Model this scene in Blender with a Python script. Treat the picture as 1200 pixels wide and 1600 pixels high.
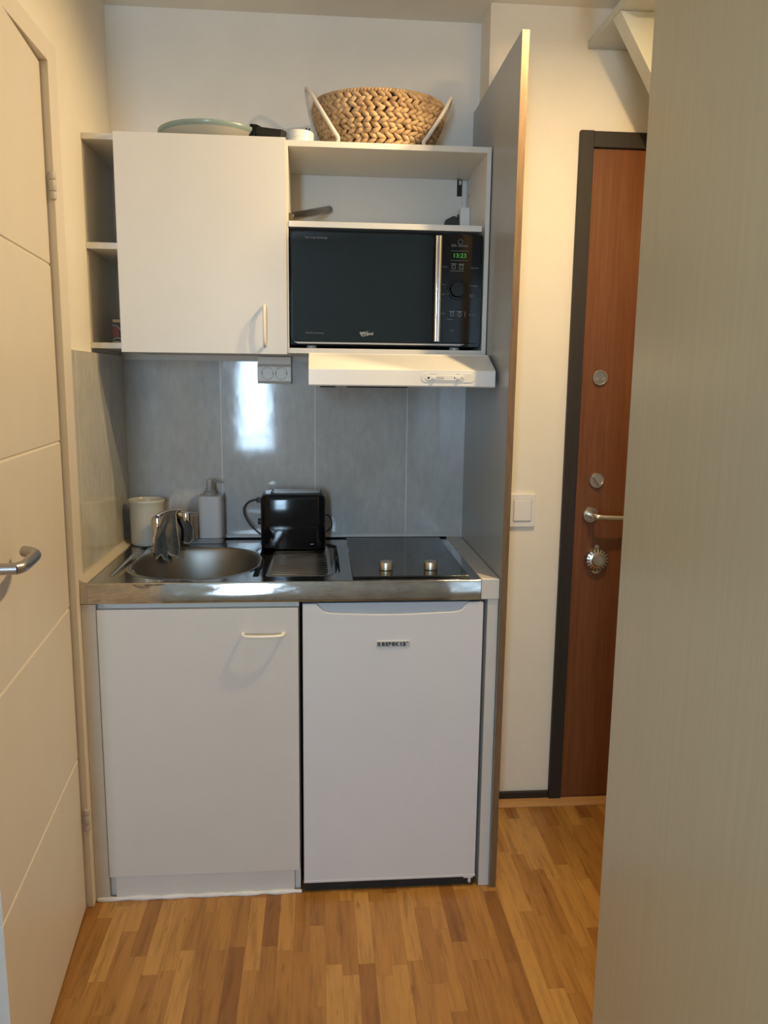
import bpy, bmesh, math, random
from mathutils import Vector, Matrix

S = bpy.context.scene
for o in list(bpy.data.objects):
    bpy.data.objects.remove(o)
COL = S.collection
PI = math.pi

# ---------------------------------------------------------------- camera
CAM = Vector((0.5780, -1.9711, 1.3861))
RT = Vector((0.9965633947, -0.0820753843, 0.0111817522))
UP = Vector((0.0024035975, 0.1635865282, 0.9865260617))
FW = Vector((0.0827986897, 0.9831088846, -0.1632216221))
cd = bpy.data.cameras.new('camera')
cam = bpy.data.objects.new('camera', cd)
COL.objects.link(cam)
cd.sensor_fit = 'VERTICAL'
cd.sensor_height = 36.0
cd.lens = 1231.18 * 36.0 / 1600.0
cd.clip_start = 0.02
m = Matrix((RT, UP, -FW)).transposed().to_4x4()
m.translation = CAM
cam.matrix_world = m
S.camera = cam

# ---------------------------------------------------------------- exposure, world, light
S.view_settings.view_transform = 'Standard'
S.view_settings.look = 'None'
S.view_settings.gamma = 1.0
S.view_settings.exposure = 0.0
S.view_settings.use_curve_mapping = False
S.cycles.max_bounces = 10
S.cycles.diffuse_bounces = 6
S.cycles.sample_clamp_indirect = 6.0
S.cycles.caustics_reflective = False
S.cycles.caustics_refractive = False
S.cycles.use_denoising = True

W = bpy.data.worlds.new('world')
S.world = W
W.use_nodes = True
wn = W.node_tree
sky = wn.nodes.new('ShaderNodeTexSky')
sky.sky_type = 'NISHITA'
sky.sun_elevation = math.radians(38)
sky.sun_rotation = math.radians(20)
sky.sun_disc = False
bg = wn.nodes['Background']
bg.inputs['Strength'].default_value = 0.25
wn.links.new(sky.outputs[0], bg.inputs[0])

WIN = dict(x0=-0.125, x1=0.19, z0=0.775, z1=2.15, y=-3.80)
WIN_POWER = 70.0
WIN_COL = (0.53, 0.765, 1.0)
LAMPS = [((1.187, -0.065, 2.30), 36.0, (-1.0, -0.10, -1.05), 110, .5), ((1.285, -0.36, 2.37), 15.0, (0, 0, -1), 0, 0)]
# two small hanging lamps in the hall: one spot turned to the left wall, one plain downlight
LAMP_COL = (1.0, 0.715, 0.36)

# ---------------------------------------------------------------- node helper
class NT:
    def __init__(s, name):
        s.m = bpy.data.materials.new(name)
        s.m.use_nodes = True
        s.t = s.m.node_tree
        s.b = s.t.nodes['Principled BSDF']
        s._c = None
    def n(s, typ, **kw):
        nd = s.t.nodes.new(typ)
        for k, v in kw.items():
            setattr(nd, k, v)
        return nd
    def ln(s, a, b):
        s.t.links.new(a, b)
    def put(s, sock, v):
        if hasattr(v, 'is_output'):
            s.ln(v, sock)
        else:
            if sock.type == 'RGBA' and len(v) == 3:
                v = (*v, 1)
            sock.default_value = v
    def co(s):
        if s._c is None:
            s._c = s.n('ShaderNodeTexCoord').outputs['Object']
        return s._c
    def mapping(s, scale=(1, 1, 1), loc=(0, 0, 0)):
        nd = s.n('ShaderNodeMapping')
        s.ln(s.co(), nd.inputs[0])
        nd.inputs['Scale'].default_value = scale
        nd.inputs['Location'].default_value = loc
        return nd.outputs[0]
    def noise(s, vec, scale, detail=3, rough=0.55):
        nd = s.n('ShaderNodeTexNoise')
        s.ln(vec, nd.inputs['Vector'])
        nd.inputs['Scale'].default_value = scale
        nd.inputs['Detail'].default_value = detail
        nd.inputs['Roughness'].default_value = rough
        return nd.outputs[0]
    def math(s, op, a, b=0.0, c=0.0):
        nd = s.n('ShaderNodeMath', operation=op)
        s.put(nd.inputs[0], a)
        s.put(nd.inputs[1], b)
        s.put(nd.inputs[2], c)
        return nd.outputs[0]
    def ramp(s, fac, stops, interp='LINEAR'):
        nd = s.n('ShaderNodeValToRGB')
        nd.color_ramp.interpolation = interp
        el = nd.color_ramp.elements
        while len(el) < len(stops):
            el.new(0.5)
        for e, (p, c) in zip(el, stops):
            e.position = p
            e.color = (*c, 1) if len(c) == 3 else c
        s.put(nd.inputs[0], fac)
        return nd.outputs[0]
    def mix(s, fac, a, b, blend='MIX'):
        nd = s.n('ShaderNodeMix', data_type='RGBA', blend_type=blend)
        s.put(nd.inputs[0], fac)
        s.put(nd.inputs[6], a)
        s.put(nd.inputs[7], b)
        return nd.outputs[2]
    def bump(s, h, strength=0.1, dist=0.002):
        nd = s.n('ShaderNodeBump')
        nd.inputs['Strength'].default_value = strength
        nd.inputs['Distance'].default_value = dist
        s.ln(h, nd.inputs['Height'])
        s.ln(nd.outputs[0], s.b.inputs['Normal'])
    def set(s, **kw):
        for k, v in kw.items():
            s.put(s.b.inputs[k.replace('_', ' ')], v)

def sc(c, k):
    return tuple(min(1.0, x * k) for x in c)

def plain(name, c, rough=0.5, metal=0.0, var=0.06, nscale=9.0, bump=0.0, bscale=180.0, coat=0.0, spec=0.5):
    t = NT(name)
    f = t.noise(t.mapping(), nscale, 4)
    t.set(Base_Color=t.ramp(f, [(0.3, sc(c, 1 - var)), (0.7, sc(c, 1 + var))]),
          Roughness=rough, Metallic=metal)
    t.b.inputs['Specular IOR Level'].default_value = spec
    if coat:
        t.b.inputs['Coat Weight'].default_value = coat
        t.b.inputs['Coat Roughness'].default_value = 0.05
    if bump:
        t.bump(t.noise(t.mapping(), bscale, 3), bump, 0.001)
    return t.m

def wood(name, ca, cb, rough=0.4, scale=(30, 30, 1.2), dirt=0.0, coat=0.0, contrast=(0.3, 0.7)):
    t = NT(name)
    v = t.mapping(scale=scale)
    g = t.noise(v, 3.0, 6, 0.6)
    g2 = t.noise(t.mapping(scale=tuple(q * 4 for q in scale)), 4.0, 3, 0.6)
    f = t.math('ADD', t.math('MULTIPLY', g, 0.65), t.math('MULTIPLY', g2, 0.35))
    t.set(Base_Color=t.ramp(f, [(contrast[0], ca), (contrast[1], cb)]), Roughness=rough)
    if coat:
        t.b.inputs['Coat Weight'].default_value = coat
    t.bump(g2, 0.08, 0.0006)
    return t.m

M = {}
M['plaster'] = plain('painted_plaster', (0.80, 0.765, 0.70), 0.85, var=0.02, bump=0.35, bscale=240)
M['cream_paint'] = plain('cream_wall_paint', (0.80, 0.735, 0.615), 0.85, var=0.02, bump=0.45, bscale=220)
M['ceiling'] = plain('ceiling_paint', (0.80, 0.77, 0.71), 0.9, var=0.02, bump=0.2)
M['white'] = plain('white_melamine', (0.665, 0.645, 0.60), 0.38, var=0.015, bump=0.03, bscale=400)
M['white_edge'] = plain('white_edge_banding', (0.74, 0.73, 0.70), 0.42, var=0.015)
M['filler'] = plain('grey_white_painted_board', (0.60, 0.585, 0.55), 0.5, var=0.04, bump=0.08)
M['door_paint'] = plain('door_lacquer', (0.74, 0.69, 0.62), 0.42, var=0.015, bump=0.05, bscale=300)
M['fridge'] = plain('fridge_enamel', (0.70, 0.70, 0.72), 0.32, var=0.012)
M['fridge_grip'] = plain('fridge_grip_plastic', (0.48, 0.53, 0.60), 0.35, var=0.01)
M['plastic_white'] = plain('white_plastic', (0.78, 0.76, 0.72), 0.3, var=0.012)
M['plastic_grey'] = plain('grey_plastic', (0.52, 0.51, 0.50), 0.4, var=0.02)
M['hood'] = plain('hood_enamel', (0.80, 0.79, 0.77), 0.28, var=0.01)
M['black'] = plain('black_gloss_plastic', (0.004, 0.0045, 0.006), 0.08, var=0.1, spec=0.28)
M['black_matte'] = plain('black_matte_plastic', (0.014, 0.014, 0.014), 0.45, var=0.1)
M['dark_gap'] = plain('dark_void_board', (0.02, 0.018, 0.016), 0.8, var=0.2)
M['mirror_glass'] = plain('black_oven_glass', (0.007, 0.014, 0.024), 0.04, var=0.05, spec=0.6)
M['hob_glass'] = plain('black_ceramic_glass', (0.014, 0.015, 0.017), 0.07, var=0.05, spec=0.6)
M['chrome'] = plain('chrome', (0.82, 0.82, 0.84), 0.06, 1.0, var=0.01)
M['knob'] = plain('brushed_nickel', (0.66, 0.61, 0.52), 0.30, 1.0, var=0.05)
M['nickel'] = plain('satin_nickel', (0.62, 0.56, 0.46), 0.28, 1.0, var=0.05)
M['lever'] = plain('satin_steel_lever', (0.42, 0.41, 0.41), 0.32, 1.0, var=0.05)
M['tube'] = plain('brushed_steel_tube', (0.19, 0.172, 0.14), 0.25, 1.0, var=0.06)
M['frame_brown'] = wood('dark_brown_frame_paint', (0.013, 0.009, 0.006), (0.026, 0.018, 0.012), 0.6)
M['mahogany'] = wood('mahogany_veneer', (0.115, 0.036, 0.012), (0.20, 0.072, 0.025), 0.36, (26, 26, 0.9), contrast=(0.32, 0.68))
M['wardrobe'] = wood('olive_beige_veneer', (0.49, 0.42, 0.265), (0.565, 0.49, 0.33), 0.33, (45, 45, 1.0), contrast=(0.25, 0.75))
M['panel'] = wood('grey_melamine_panel', (0.34, 0.355, 0.355), (0.37, 0.385, 0.385), 0.32, (20, 8, 1.5))
M['panel_edge'] = wood('raw_wood_edge', (0.11, 0.060, 0.028), (0.22, 0.135, 0.062), 0.6, (60, 60, 4))
M['quarter'] = wood('oak_beading', (0.40, 0.20, 0.07), (0.50, 0.27, 0.10), 0.4, (4, 40, 40))
M['shelf_grey'] = plain('pale_grey_painted_board', (0.50, 0.52, 0.50), 0.5, var=0.04, bump=0.08)
M['stoneware'] = plain('cream_stoneware', (0.60, 0.56, 0.46), 0.22, var=0.03)
M['soap'] = plain('grey_white_ceramic', (0.56, 0.53, 0.52), 0.42, var=0.02)
M['soap_base'] = plain('grey_ceramic_base', (0.26, 0.25, 0.25), 0.5, var=0.03)
M['soap_pump'] = plain('grey_pump', (0.30, 0.29, 0.28), 0.35, var=0.03)
M['cloth'] = plain('grey_microfibre', (0.10, 0.092, 0.080), 0.95, var=0.25, nscale=60, bump=0.8, bscale=900)
M['hem'] = plain('cloth_hem', (0.34, 0.30, 0.245), 0.95, var=0.2, nscale=60, bump=0.6, bscale=900)
M['pan_out'] = plain('pale_green_enamel', (0.47, 0.46, 0.39), 0.18, var=0.02)
M['pan_rim'] = plain('teal_grey_rim', (0.24, 0.32, 0.30), 0.2, var=0.03)
M['cord_white'] = plain('white_cotton_cord', (0.72, 0.68, 0.62), 0.8, var=0.05, bump=0.5, bscale=700)
M['sock_face'] = plain('socket_face', (0.76, 0.73, 0.68), 0.4, var=0.01)
M['seal'] = plain('white_sealant', (0.72, 0.71, 0.70), 0.5, var=0.05, bump=0.4, bscale=120)
M['cream_strip'] = plain('cream_sealing_strip', (0.52, 0.46, 0.37), 0.5, var=0.06, bump=0.2)
M['print'] = plain('grey_print', (0.42, 0.44, 0.46), 0.5, var=0.01)
M['print_dim'] = plain('dim_grey_print', (0.17, 0.18, 0.19), 0.5, var=0.01)
M['ink'] = plain('black_ink', (0.008, 0.008, 0.012), 0.5, var=0.01)
M['paper'] = plain('packet_paper', (0.42, 0.33, 0.20), 0.6, var=0.1)
M['red'] = plain('packet_red', (0.13, 0.02, 0.02), 0.5, var=0.3, nscale=60)
M['dark_print'] = plain('packet_dark', (0.03, 0.02, 0.02), 0.5, var=0.3, nscale=60)
M['bowl_steel'] = plain('satin_steel_bowl', (0.31, 0.30, 0.275), 0.42, 1.0, var=0.04)

# brushed stainless steel sheet with wipe marks
t = NT('stainless_sheet')
g = t.noise(t.mapping(scale=(2, 260, 60)), 4, 3)
sm = t.noise(t.mapping(), 7, 4)
t.set(Base_Color=t.ramp(sm, [(0.3, (0.50, 0.49, 0.48)), (0.7, (0.62, 0.61, 0.60))]), Metallic=1.0,
      Roughness=t.math('ADD', 0.04, t.math('MULTIPLY', sm, 0.16)))
t.bump(g, 0.05, 0.0003)
M['steel'] = t.m
# polished apron with smears
t = NT('polished_steel_apron')
sm = t.noise(t.mapping(scale=(1, 1, 3)), 16, 5, 0.7)
t.set(Base_Color=t.ramp(sm, [(0.35, (0.40, 0.385, 0.37)), (0.62, (0.58, 0.565, 0.55))]), Metallic=1.0,
      Roughness=t.ramp(sm, [(0.35, (0.12, 0.12, 0.12)), (0.6, (0.035, 0.035, 0.035))]))
M['apron'] = t.m

# oak strip parquet
t = NT('oak_strip_parquet')
sx = t.n('ShaderNodeSeparateXYZ')
t.ln(t.co(), sx.inputs[0])
SW, SL = 0.0395, 0.27
row = t.math('FLOOR', t.math('DIVIDE', sx.outputs[0], SW))
wn1 = t.n('ShaderNodeTexWhiteNoise', noise_dimensions='1D')
t.ln(row, wn1.inputs['W'])
yo = t.math('ADD', t.math('DIVIDE', sx.outputs[1], SL), t.math('MULTIPLY', wn1.outputs[0], 7.3))
pl = t.math('FLOOR', yo)
cmb = t.n('ShaderNodeCombineXYZ')
t.ln(row, cmb.inputs[0]); t.ln(pl, cmb.inputs[1])
wn2 = t.n('ShaderNodeTexWhiteNoise', noise_dimensions='2D')
t.ln(cmb.outputs[0], wn2.inputs['Vector'])
# shift the grain per strip
off = t.n('ShaderNodeVectorMath', operation='MULTIPLY_ADD')
t.ln(cmb.outputs[0], off.inputs[0])
off.inputs[1].default_value = (3.7, 5.3, 0)
mp = t.mapping(scale=(38, 2.6, 1))
t.ln(mp, off.inputs[2])
gr = t.noise(off.outputs[0], 1.6, 6, 0.62)
gr2 = t.noise(t.mapping(scale=(160, 9, 1)), 2.5, 3)
base = t.ramp(wn2.outputs[0], [(0.0, (0.235, 0.098, 0.022)), (0.25, (0.33, 0.150, 0.034)),
                               (0.7, (0.40, 0.196, 0.046)), (1.0, (0.48, 0.256, 0.068))])
grc = t.ramp(gr, [(0.28, (0.62, 0.57, 0.52)), (0.5, (1.0, 1.0, 1.0)), (0.72, (1.14, 1.13, 1.1))])
c1 = t.mix(1.0, base, grc, 'MULTIPLY')
c2 = t.mix(0.35, c1, t.ramp(gr2, [(0.3, (0.70, 0.66, 0.6)), (0.65, (1.05, 1.05, 1.05))]), 'MULTIPLY')
fl = t.noise(t.mapping(scale=(46, 10, 1)), 1.0, 2, 0.4)
c2 = t.mix(t.ramp(fl, [(0.66, (0, 0, 0)), (0.76, (0.55, 0.55, 0.55))]), c2, (0.15, 0.055, 0.014))
fx = t.math('FRACT', t.math('DIVIDE', sx.outputs[0], SW))
fy = t.math('FRACT', yo)
ex = t.math('LESS_THAN', t.math('MINIMUM', fx, t.math('SUBTRACT', 1.0, fx)), 0.014)
ey_ = t.math('LESS_THAN', t.math('MINIMUM', fy, t.math('SUBTRACT', 1.0, fy)), 0.0025)
jt = t.math('MULTIPLY', t.math('MAXIMUM', ex, ey_), 0.35)
c3 = t.mix(jt, c2, (0.12, 0.05, 0.015))
t.set(Base_Color=c3, Roughness=t.math('ADD', 0.24, t.math('MULTIPLY', gr, 0.18)))
t.bump(gr2, 0.05, 0.0005)
M['floor'] = t.m

# glossy grey wall panel tiles, mottled, vertical joints every 29.5 cm
def tilemat(name, axis, x0, ca, cb):
    t = NT(name)
    sx = t.n('ShaderNodeSeparateXYZ')
    t.ln(t.co(), sx.inputs[0])
    a = t.noise(t.mapping(scale=(1, 1, 0.55)), 6, 5, 0.65)
    b = t.noise(t.mapping(scale=(1, 1, 0.4)), 55, 4, 0.7)
    f = t.math('ADD', t.math('MULTIPLY', a, 0.6), t.math('MULTIPLY', b, 0.4))
    c = t.ramp(f, [(0.36, ca), (0.64, cb)])
    d = t.math('FRACT', t.math('DIVIDE', t.math('SUBTRACT', sx.outputs[axis], x0), 0.2955))
    j = t.math('LESS_THAN', t.math('MINIMUM', d, t.math('SUBTRACT', 1.0, d)), 0.0058)
    t.set(Base_Color=t.mix(j, c, (0.70, 0.69, 0.66)), Roughness=t.math('ADD', 0.035, t.math('MULTIPLY', b, 0.07)))
    w = t.noise(t.mapping(scale=(1, 1, 0.6)), 9, 3)
    w2 = t.math('ADD', t.math('MULTIPLY', w, 1.0), t.math('MULTIPLY', b, 0.05))
    t.bump(w2, 0.05, 0.008)
    return t.m
M['tile'] = tilemat('grey_mottled_tile', 0, -0.0235, (0.42, 0.42, 0.41), (0.55, 0.55, 0.535))
M['tile_side'] = tilemat('grey_mottled_side_tile', 1, -0.22, (0.44, 0.43, 0.38), (0.58, 0.565, 0.50))

# water hyacinth
t = NT('water_hyacinth')
g = t.noise(t.mapping(scale=(1, 1, 1)), 38, 4)
g2 = t.noise(t.mapping(scale=(1, 1, 3)), 320, 3)
c = t.ramp(g, [(0.25, (0.29, 0.17, 0.08)), (0.5, (0.49, 0.325, 0.17)), (0.75, (0.68, 0.50, 0.29))])
t.set(Base_Color=t.mix(0.5, c, t.ramp(g2, [(0.3, (0.6, 0.55, 0.5)), (0.7, (1.1, 1.1, 1.1))]), 'MULTIPLY'), Roughness=0.6)
t.bump(g2, 0.4, 0.001)
M['hyacinth'] = t.m
M['basket_in'] = plain('basket_inner', (0.05, 0.025, 0.01), 0.9, var=0.2)

t = NT('green_clock_glow')
t.set(Base_Color=(0.01, 0.05, 0.01), Roughness=0.4)
t.b.inputs['Emission Color'].default_value = (0.10, 0.75, 0.10, 1)
t.b.inputs['Emission Strength'].default_value = 0.35
M['glow'] = t.m
t = NT('warm_bulb_glass')
t.set(Base_Color=(0.9, 0.85, 0.7), Roughness=0.3)
t.b.inputs['Emission Color'].default_value = (1.0, 0.7, 0.4, 1)
t.b.inputs['Emission Strength'].default_value = 8
M['bulb'] = t.m
t = NT('window_glass')
tr = t.n('ShaderNodeBsdfTransparent'); gl = t.n('ShaderNodeBsdfGlossy'); gl.inputs['Roughness'].default_value = 0.02
mx = t.n('ShaderNodeMixShader'); mx.inputs[0].default_value = 0.06
t.ln(tr.outputs[0], mx.inputs[1]); t.ln(gl.outputs[0], mx.inputs[2])
t.ln(mx.outputs[0], t.t.nodes['Material Output'].inputs[0])
M['pane'] = t.m

# ---------------------------------------------------------------- geometry helpers
def BM():
    return bmesh.new()

def addbox(bm, x0, x1, y0, y1, z0, z1, mi=0):
    v = [bm.verts.new((x, y, z)) for z in (z0, z1) for y in (y0, y1) for x in (x0, x1)]
    q = [(0, 2, 3, 1), (4, 5, 7, 6), (0, 1, 5, 4), (2, 6, 7, 3), (0, 4, 6, 2), (1, 3, 7, 5)]
    for f in q:
        fc = bm.faces.new([v[i] for i in f]); fc.material_index = mi
    return bm

def frame(d):
    d = Vector(d).normalized()
    a = Vector((0, 0, 1)) if abs(d.z) < 0.9 else Vector((1, 0, 0))
    u = d.cross(a).normalized()
    return u, d.cross(u).normalized()

def addlathe(bm, prof, c=(0, 0, 0), axis=(0, 0, 1), seg=48, sx=1.0, sy=1.0, rfun=None, mi=0):
    """prof: list of (r, h) along axis; closed with caps where r=0"""
    ax = Vector(axis).normalized()
    if abs(ax.z) > 0.99:
        u, v = Vector((1, 0, 0)), Vector((0, 1, 0)) * (1 if ax.z > 0 else -1)
    else:
        u, v = frame(ax)
        if u.cross(v).dot(ax) < 0:
            v = -v
    c = Vector(c)
    rings = []
    for r, h in prof:
        if r < 1e-6:
            rings.append([bm.verts.new(c + ax * h)])
        else:
            ring = []
            for i in range(seg):
                a = 2 * PI * i / seg
                k = r if rfun is None else rfun(r, h, a)
                ring.append(bm.verts.new(c + ax * h + u * (k * sx * math.cos(a)) + v * (k * sy * math.sin(a))))
            rings.append(ring)
    for a, b in zip(rings, rings[1:]):
        for i in range(seg):
            j = (i + 1) % seg
            if len(a) == 1 and len(b) == 1:
                continue
            if len(a) == 1:
                f = bm.faces.new((a[0], b[j], b[i]))
            elif len(b) == 1:
                f = bm.faces.new((a[i], a[j], b[0]))
            else:
                f = bm.faces.new((a[i], a[j], b[j], b[i]))
            f.material_index = mi
    return bm

def addcyl(bm, p0, p1, r, r1=None, seg=32, bev=0.0, mi=0):
    p0, p1 = Vector(p0), Vector(p1)
    L = (p1 - p0).length
    r1 = r if r1 is None else r1
    if bev:
        prof = [(0, 0), (r - bev, 0), (r - bev * .3, bev * .3), (r, bev), (r1, L - bev), (r1 - bev * .3, L - bev * .3), (r1 - bev, L), (0, L)]
    else:
        prof = [(0, 0), (r, 0), (r1, L), (0, L)]
    return addlathe(bm, prof, p0, p1 - p0, seg, mi=mi)

def smooth_path(pts, n=8, closed=False):
    P = [Vector(p) for p in pts]
    out = []
    N = len(P)
    rng = range(N if closed else N - 1)
    for i in rng:
        p0 = P[(i - 1) % N] if (closed or i > 0) else P[i] * 2 - P[i + 1]
        p1, p2 = P[i], P[(i + 1) % N]
        p3 = P[(i + 2) % N] if (closed or i + 2 < N) else P[i + 1] * 2 - P[i]
        for k in range(n):
            t_ = k / n
            out.append(0.5 * ((2 * p1) + (p2 - p0) * t_ + (2 * p0 - 5 * p1 + 4 * p2 - p3) * t_ * t_ + (3 * p1 - p0 - 3 * p2 + p3) * t_ ** 3))
    if not closed:
        out.append(P[-1])
    return out

def addtube(bm, pts, r, seg=12, closed=False, mi=0, flat=1.0):
    pts = [Vector(p) for p in pts]
    N = len(pts)
    rad = r if callable(r) else (lambda t_: r)
    prev = None
    rings = []
    for i, p in enumerate(pts):
        if closed:
            d = pts[(i + 1) % N] - pts[i - 1]
        else:
            d = pts[min(i + 1, N - 1)] - pts[max(i - 1, 0)]
        d.normalize()
        if prev is None:
            u, _ = frame(d)
        else:
            u = (prev - d * prev.dot(d))
            if u.length < 1e-6:
                u, _ = frame(d)
            u.normalize()
        prev = u
        v = d.cross(u)
        rr = rad(i / max(1, N - 1))
        rings.append([bm.verts.new(p + u * (rr * math.cos(2 * PI * k / seg)) + v * (rr * flat * math.sin(2 * PI * k / seg))) for k in range(seg)])
    last = N if closed else N - 1
    for i in range(last):
        a, b = rings[i], rings[(i + 1) % N]
        for k in range(seg):
            f = bm.faces.new((a[k], a[(k + 1) % seg], b[(k + 1) % seg], b[k])); f.material_index = mi
    if not closed:
        bm.faces.new(list(reversed(rings[0]))); bm.faces.new(rings[-1])
    return bm

def addprism(bm, poly, org, u, v, w, depth, mi=0):
    """poly in (a,b) of plane u,v at org, extruded along w by depth"""
    org, u, v, w = Vector(org), Vector(u), Vector(v), Vector(w)
    A = [bm.verts.new(org + u * a + v * b) for a, b in poly]
    B = [bm.verts.new(org + u * a + v * b + w * depth) for a, b in poly]
    n = len(poly)
    fs = [bm.faces.new(A), bm.faces.new(list(reversed(B)))]
    for i in range(n):
        j = (i + 1) % n
        fs.append(bm.faces.new((A[j], A[i], B[i], B[j])))
    for f in fs:
        f.material_index = mi
    return bm

def rrect(x0, x1, y0, y1, r, n=6):
    out = []
    for cx, cy, a0 in ((x1 - r, y1 - r, 0), (x0 + r, y1 - r, 90), (x0 + r, y0 + r, 180), (x1 - r, y0 + r, 270)):
        for k in range(n + 1):
            a = math.radians(a0 + 90 * k / n)
            out.append((cx + r * math.cos(a), cy + r * math.sin(a)))
    return out

CUR = {'parent': None}

def obj(name, bm, mats, parent=None, bevel=0.0, smooth=True, angle=35, recalc=True, seg=2):
    if recalc:
        bmesh.ops.recalc_face_normals(bm, faces=bm.faces[:])
    me = bpy.data.meshes.new(name)
    bm.to_mesh(me)
    bm.free()
    if not isinstance(mats, (list, tuple)):
        mats = [mats]
    for mm in mats:
        me.materials.append(M[mm] if isinstance(mm, str) else mm)
    if smooth:
        for p in me.polygons:
            p.use_smooth = True
        try:
            me.set_sharp_from_angle(angle=math.radians(angle))
        except Exception:
            pass
    o = bpy.data.objects.new(name, me)
    COL.objects.link(o)
    if parent is not None:
        o.parent = parent
        o.location = -world_loc(parent)
    if bevel:
        b = o.modifiers.new('bevel', 'BEVEL')
        b.width = bevel
        b.segments = seg
        b.limit_method = 'ANGLE'
        b.angle_limit = math.radians(40)
        b.harden_normals = True
    return o

def world_loc(o):
    v = Vector((0, 0, 0))
    while o is not None:
        v = v + o.location
        o = o.parent
    return v

def part(name, bm, mats, parent, label=None, **kw):
    o = obj(name, bm, mats, parent, **kw)
    if label:
        o['label'] = label
    return o

def thing(name, label, cat, loc, group=None, kind=None):
    o = bpy.data.objects.new(name, None)
    o.empty_display_size = 0.05
    COL.objects.link(o)
    o.location = loc
    o['label'] = label
    o['category'] = cat
    if group:
        o['group'] = group
    if kind:
        o['kind'] = kind
    return o

def tag(o, label, cat, kind=None):
    o['label'] = label
    o['category'] = cat
    if kind:
        o['kind'] = kind
    return o

def struct(name, bm, mats, label, cat, **kw):
    return tag(obj(name, bm, mats, None, **kw), label, cat, 'structure')

def text_bm(s, height, org, u, v, w, bold=0.0, spacing=1.0, depth=0.0006, width=None, center=False):
    """text laid out on plane (u right, v up), w outward; height of capitals; fitted to width if given"""
    cu = bpy.data.curves.new('lettering', 'FONT')
    cu.body = s
    cu.size = height / 0.70
    cu.offset = bold * height
    cu.space_character = spacing
    cu.extrude = depth
    cu.resolution_u = 3
    o = bpy.data.objects.new('lettering', cu)
    COL.objects.link(o)
    dg = bpy.context.evaluated_depsgraph_get()
    me = bpy.data.meshes.new_from_object(o.evaluated_get(dg))
    bpy.data.objects.remove(o)
    bpy.data.curves.remove(cu)
    bm = bmesh.new()
    bm.from_mesh(me)
    bpy.data.meshes.remove(me)
    xs = [q.co.x for q in bm.verts] or [0, 1]
    k = (width / (max(xs) - min(xs))) if width else 1.0
    x0 = min(xs)
    sh = -(max(xs) - min(xs)) * k / 2 if center else 0
    org, u, v, w = Vector(org), Vector(u), Vector(v), Vector(w)
    for q in bm.verts:
        q.co = org + u * ((q.co.x - x0) * k + sh) + v * q.co.y + w * q.co.z
    return bm

def merge(dst, src):
    me = bpy.data.meshes.new('tmp')
    src.to_mesh(me); src.free()
    dst.from_mesh(me)
    bpy.data.meshes.remove(me)
    return dst

X, Y, Z = Vector((1, 0, 0)), Vector((0, 1, 0)), Vector((0, 0, 1))
D = 0.575            # back wall of the kitchen niche
LW = -0.037          # left wall face
EY = 0.4417          # entrance wall face
H = 0.8784           # worktop height
CEIL = 2.452
CY = 0.27            # front of the wall cabinets
RX = 2.25            # far right wall
RY = -3.80           # rear wall with the window

# ================================================================ SETTING
bm = BM(); addbox(bm, -1.2, RX + .1, RY - .1, 0.75, -0.08, 0.0)
struct('floor', bm, 'floor', 'oak strip parquet floor laid towards the kitchen', 'floor', smooth=False)
bm = BM(); addbox(bm, -1.2, RX + .1, RY - .1, 0.75, CEIL, CEIL + .08)
struct('ceiling', bm, 'ceiling', 'plain cream painted ceiling above the kitchen', 'ceiling', smooth=False)
bm = BM(); addbox(bm, LW - .1, 1.0707, D, D + .12, 0, CEIL, 0)
addbox(bm, LW, 1.052, D - .008, D, 0.80, 1.4435, 1)
struct('wall_back', bm, ['plaster', 'tile'], 'cream back wall with grey tiles above the worktop', 'wall', smooth=False)
bm = BM(); addbox(bm, 1.0707, RX + .1, EY, D + .12, 0, CEIL)
struct('wall_entrance', bm, 'cream_paint', 'bright cream wall around the entrance door', 'wall', smooth=False)
# left wall with the doorway (y -0.74 .. -0.02)
bm = BM()
addbox(bm, LW - .1, LW, 0.04, D + .001, 0, CEIL, 0)
addbox(bm, LW - .1, LW, -0.75, 0.04, 2.10, CEIL, 0)
addbox(bm, LW - .1, LW, -1.10, -0.75, 0, CEIL, 0)
addbox(bm, LW, -0.022, 0.045, D, 0.60, 1.4545, 1)
struct('wall_left', bm, ['plaster', 'tile_side'], 'cream left wall tiled grey beside the sink', 'wall', smooth=False)
bm = BM()
addbox(bm, -1.0, LW - .1, -1.10, -1.0, 0, CEIL)
addbox(bm, -1.1, -1.0, RY, -1.0, 0, CEIL)
struct('wall_room', bm, 'plaster', 'cream side wall of the room behind the viewer', 'wall', smooth=False)
bm = BM()
addbox(bm, -1.0, LW - .1, -0.85, -0.80, 0, CEIL)
addbox(bm, -1.0, -0.95, -0.85, 0.2, 0, CEIL)
addbox(bm, -1.0, LW - .1, 0.12, 0.2, 0, CEIL)
struct('wall_bathroom', bm, 'plaster', 'wall of the dark room behind the left door', 'wall', smooth=False)
bm = BM(); addbox(bm, RX, RX + .1, RY, EY, 0, CEIL)
struct('wall_right', bm, 'plaster', 'cream far right wall of the hall', 'wall', smooth=False)
bm = BM()
w = WIN
addbox(bm, -1.1, w['x0'], RY - .12, RY, 0, CEIL)
addbox(bm, w['x1'], RX + .1, RY - .12, RY, 0, CEIL)
addbox(bm, w['x0'], w['x1'], RY - .12, RY, 0, w['z0'])
addbox(bm, w['x0'], w['x1'], RY - .12, RY, w['z1'], CEIL)
struct('wall_rear', bm, 'plaster', 'cream rear wall around the window', 'wall', smooth=False)

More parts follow.
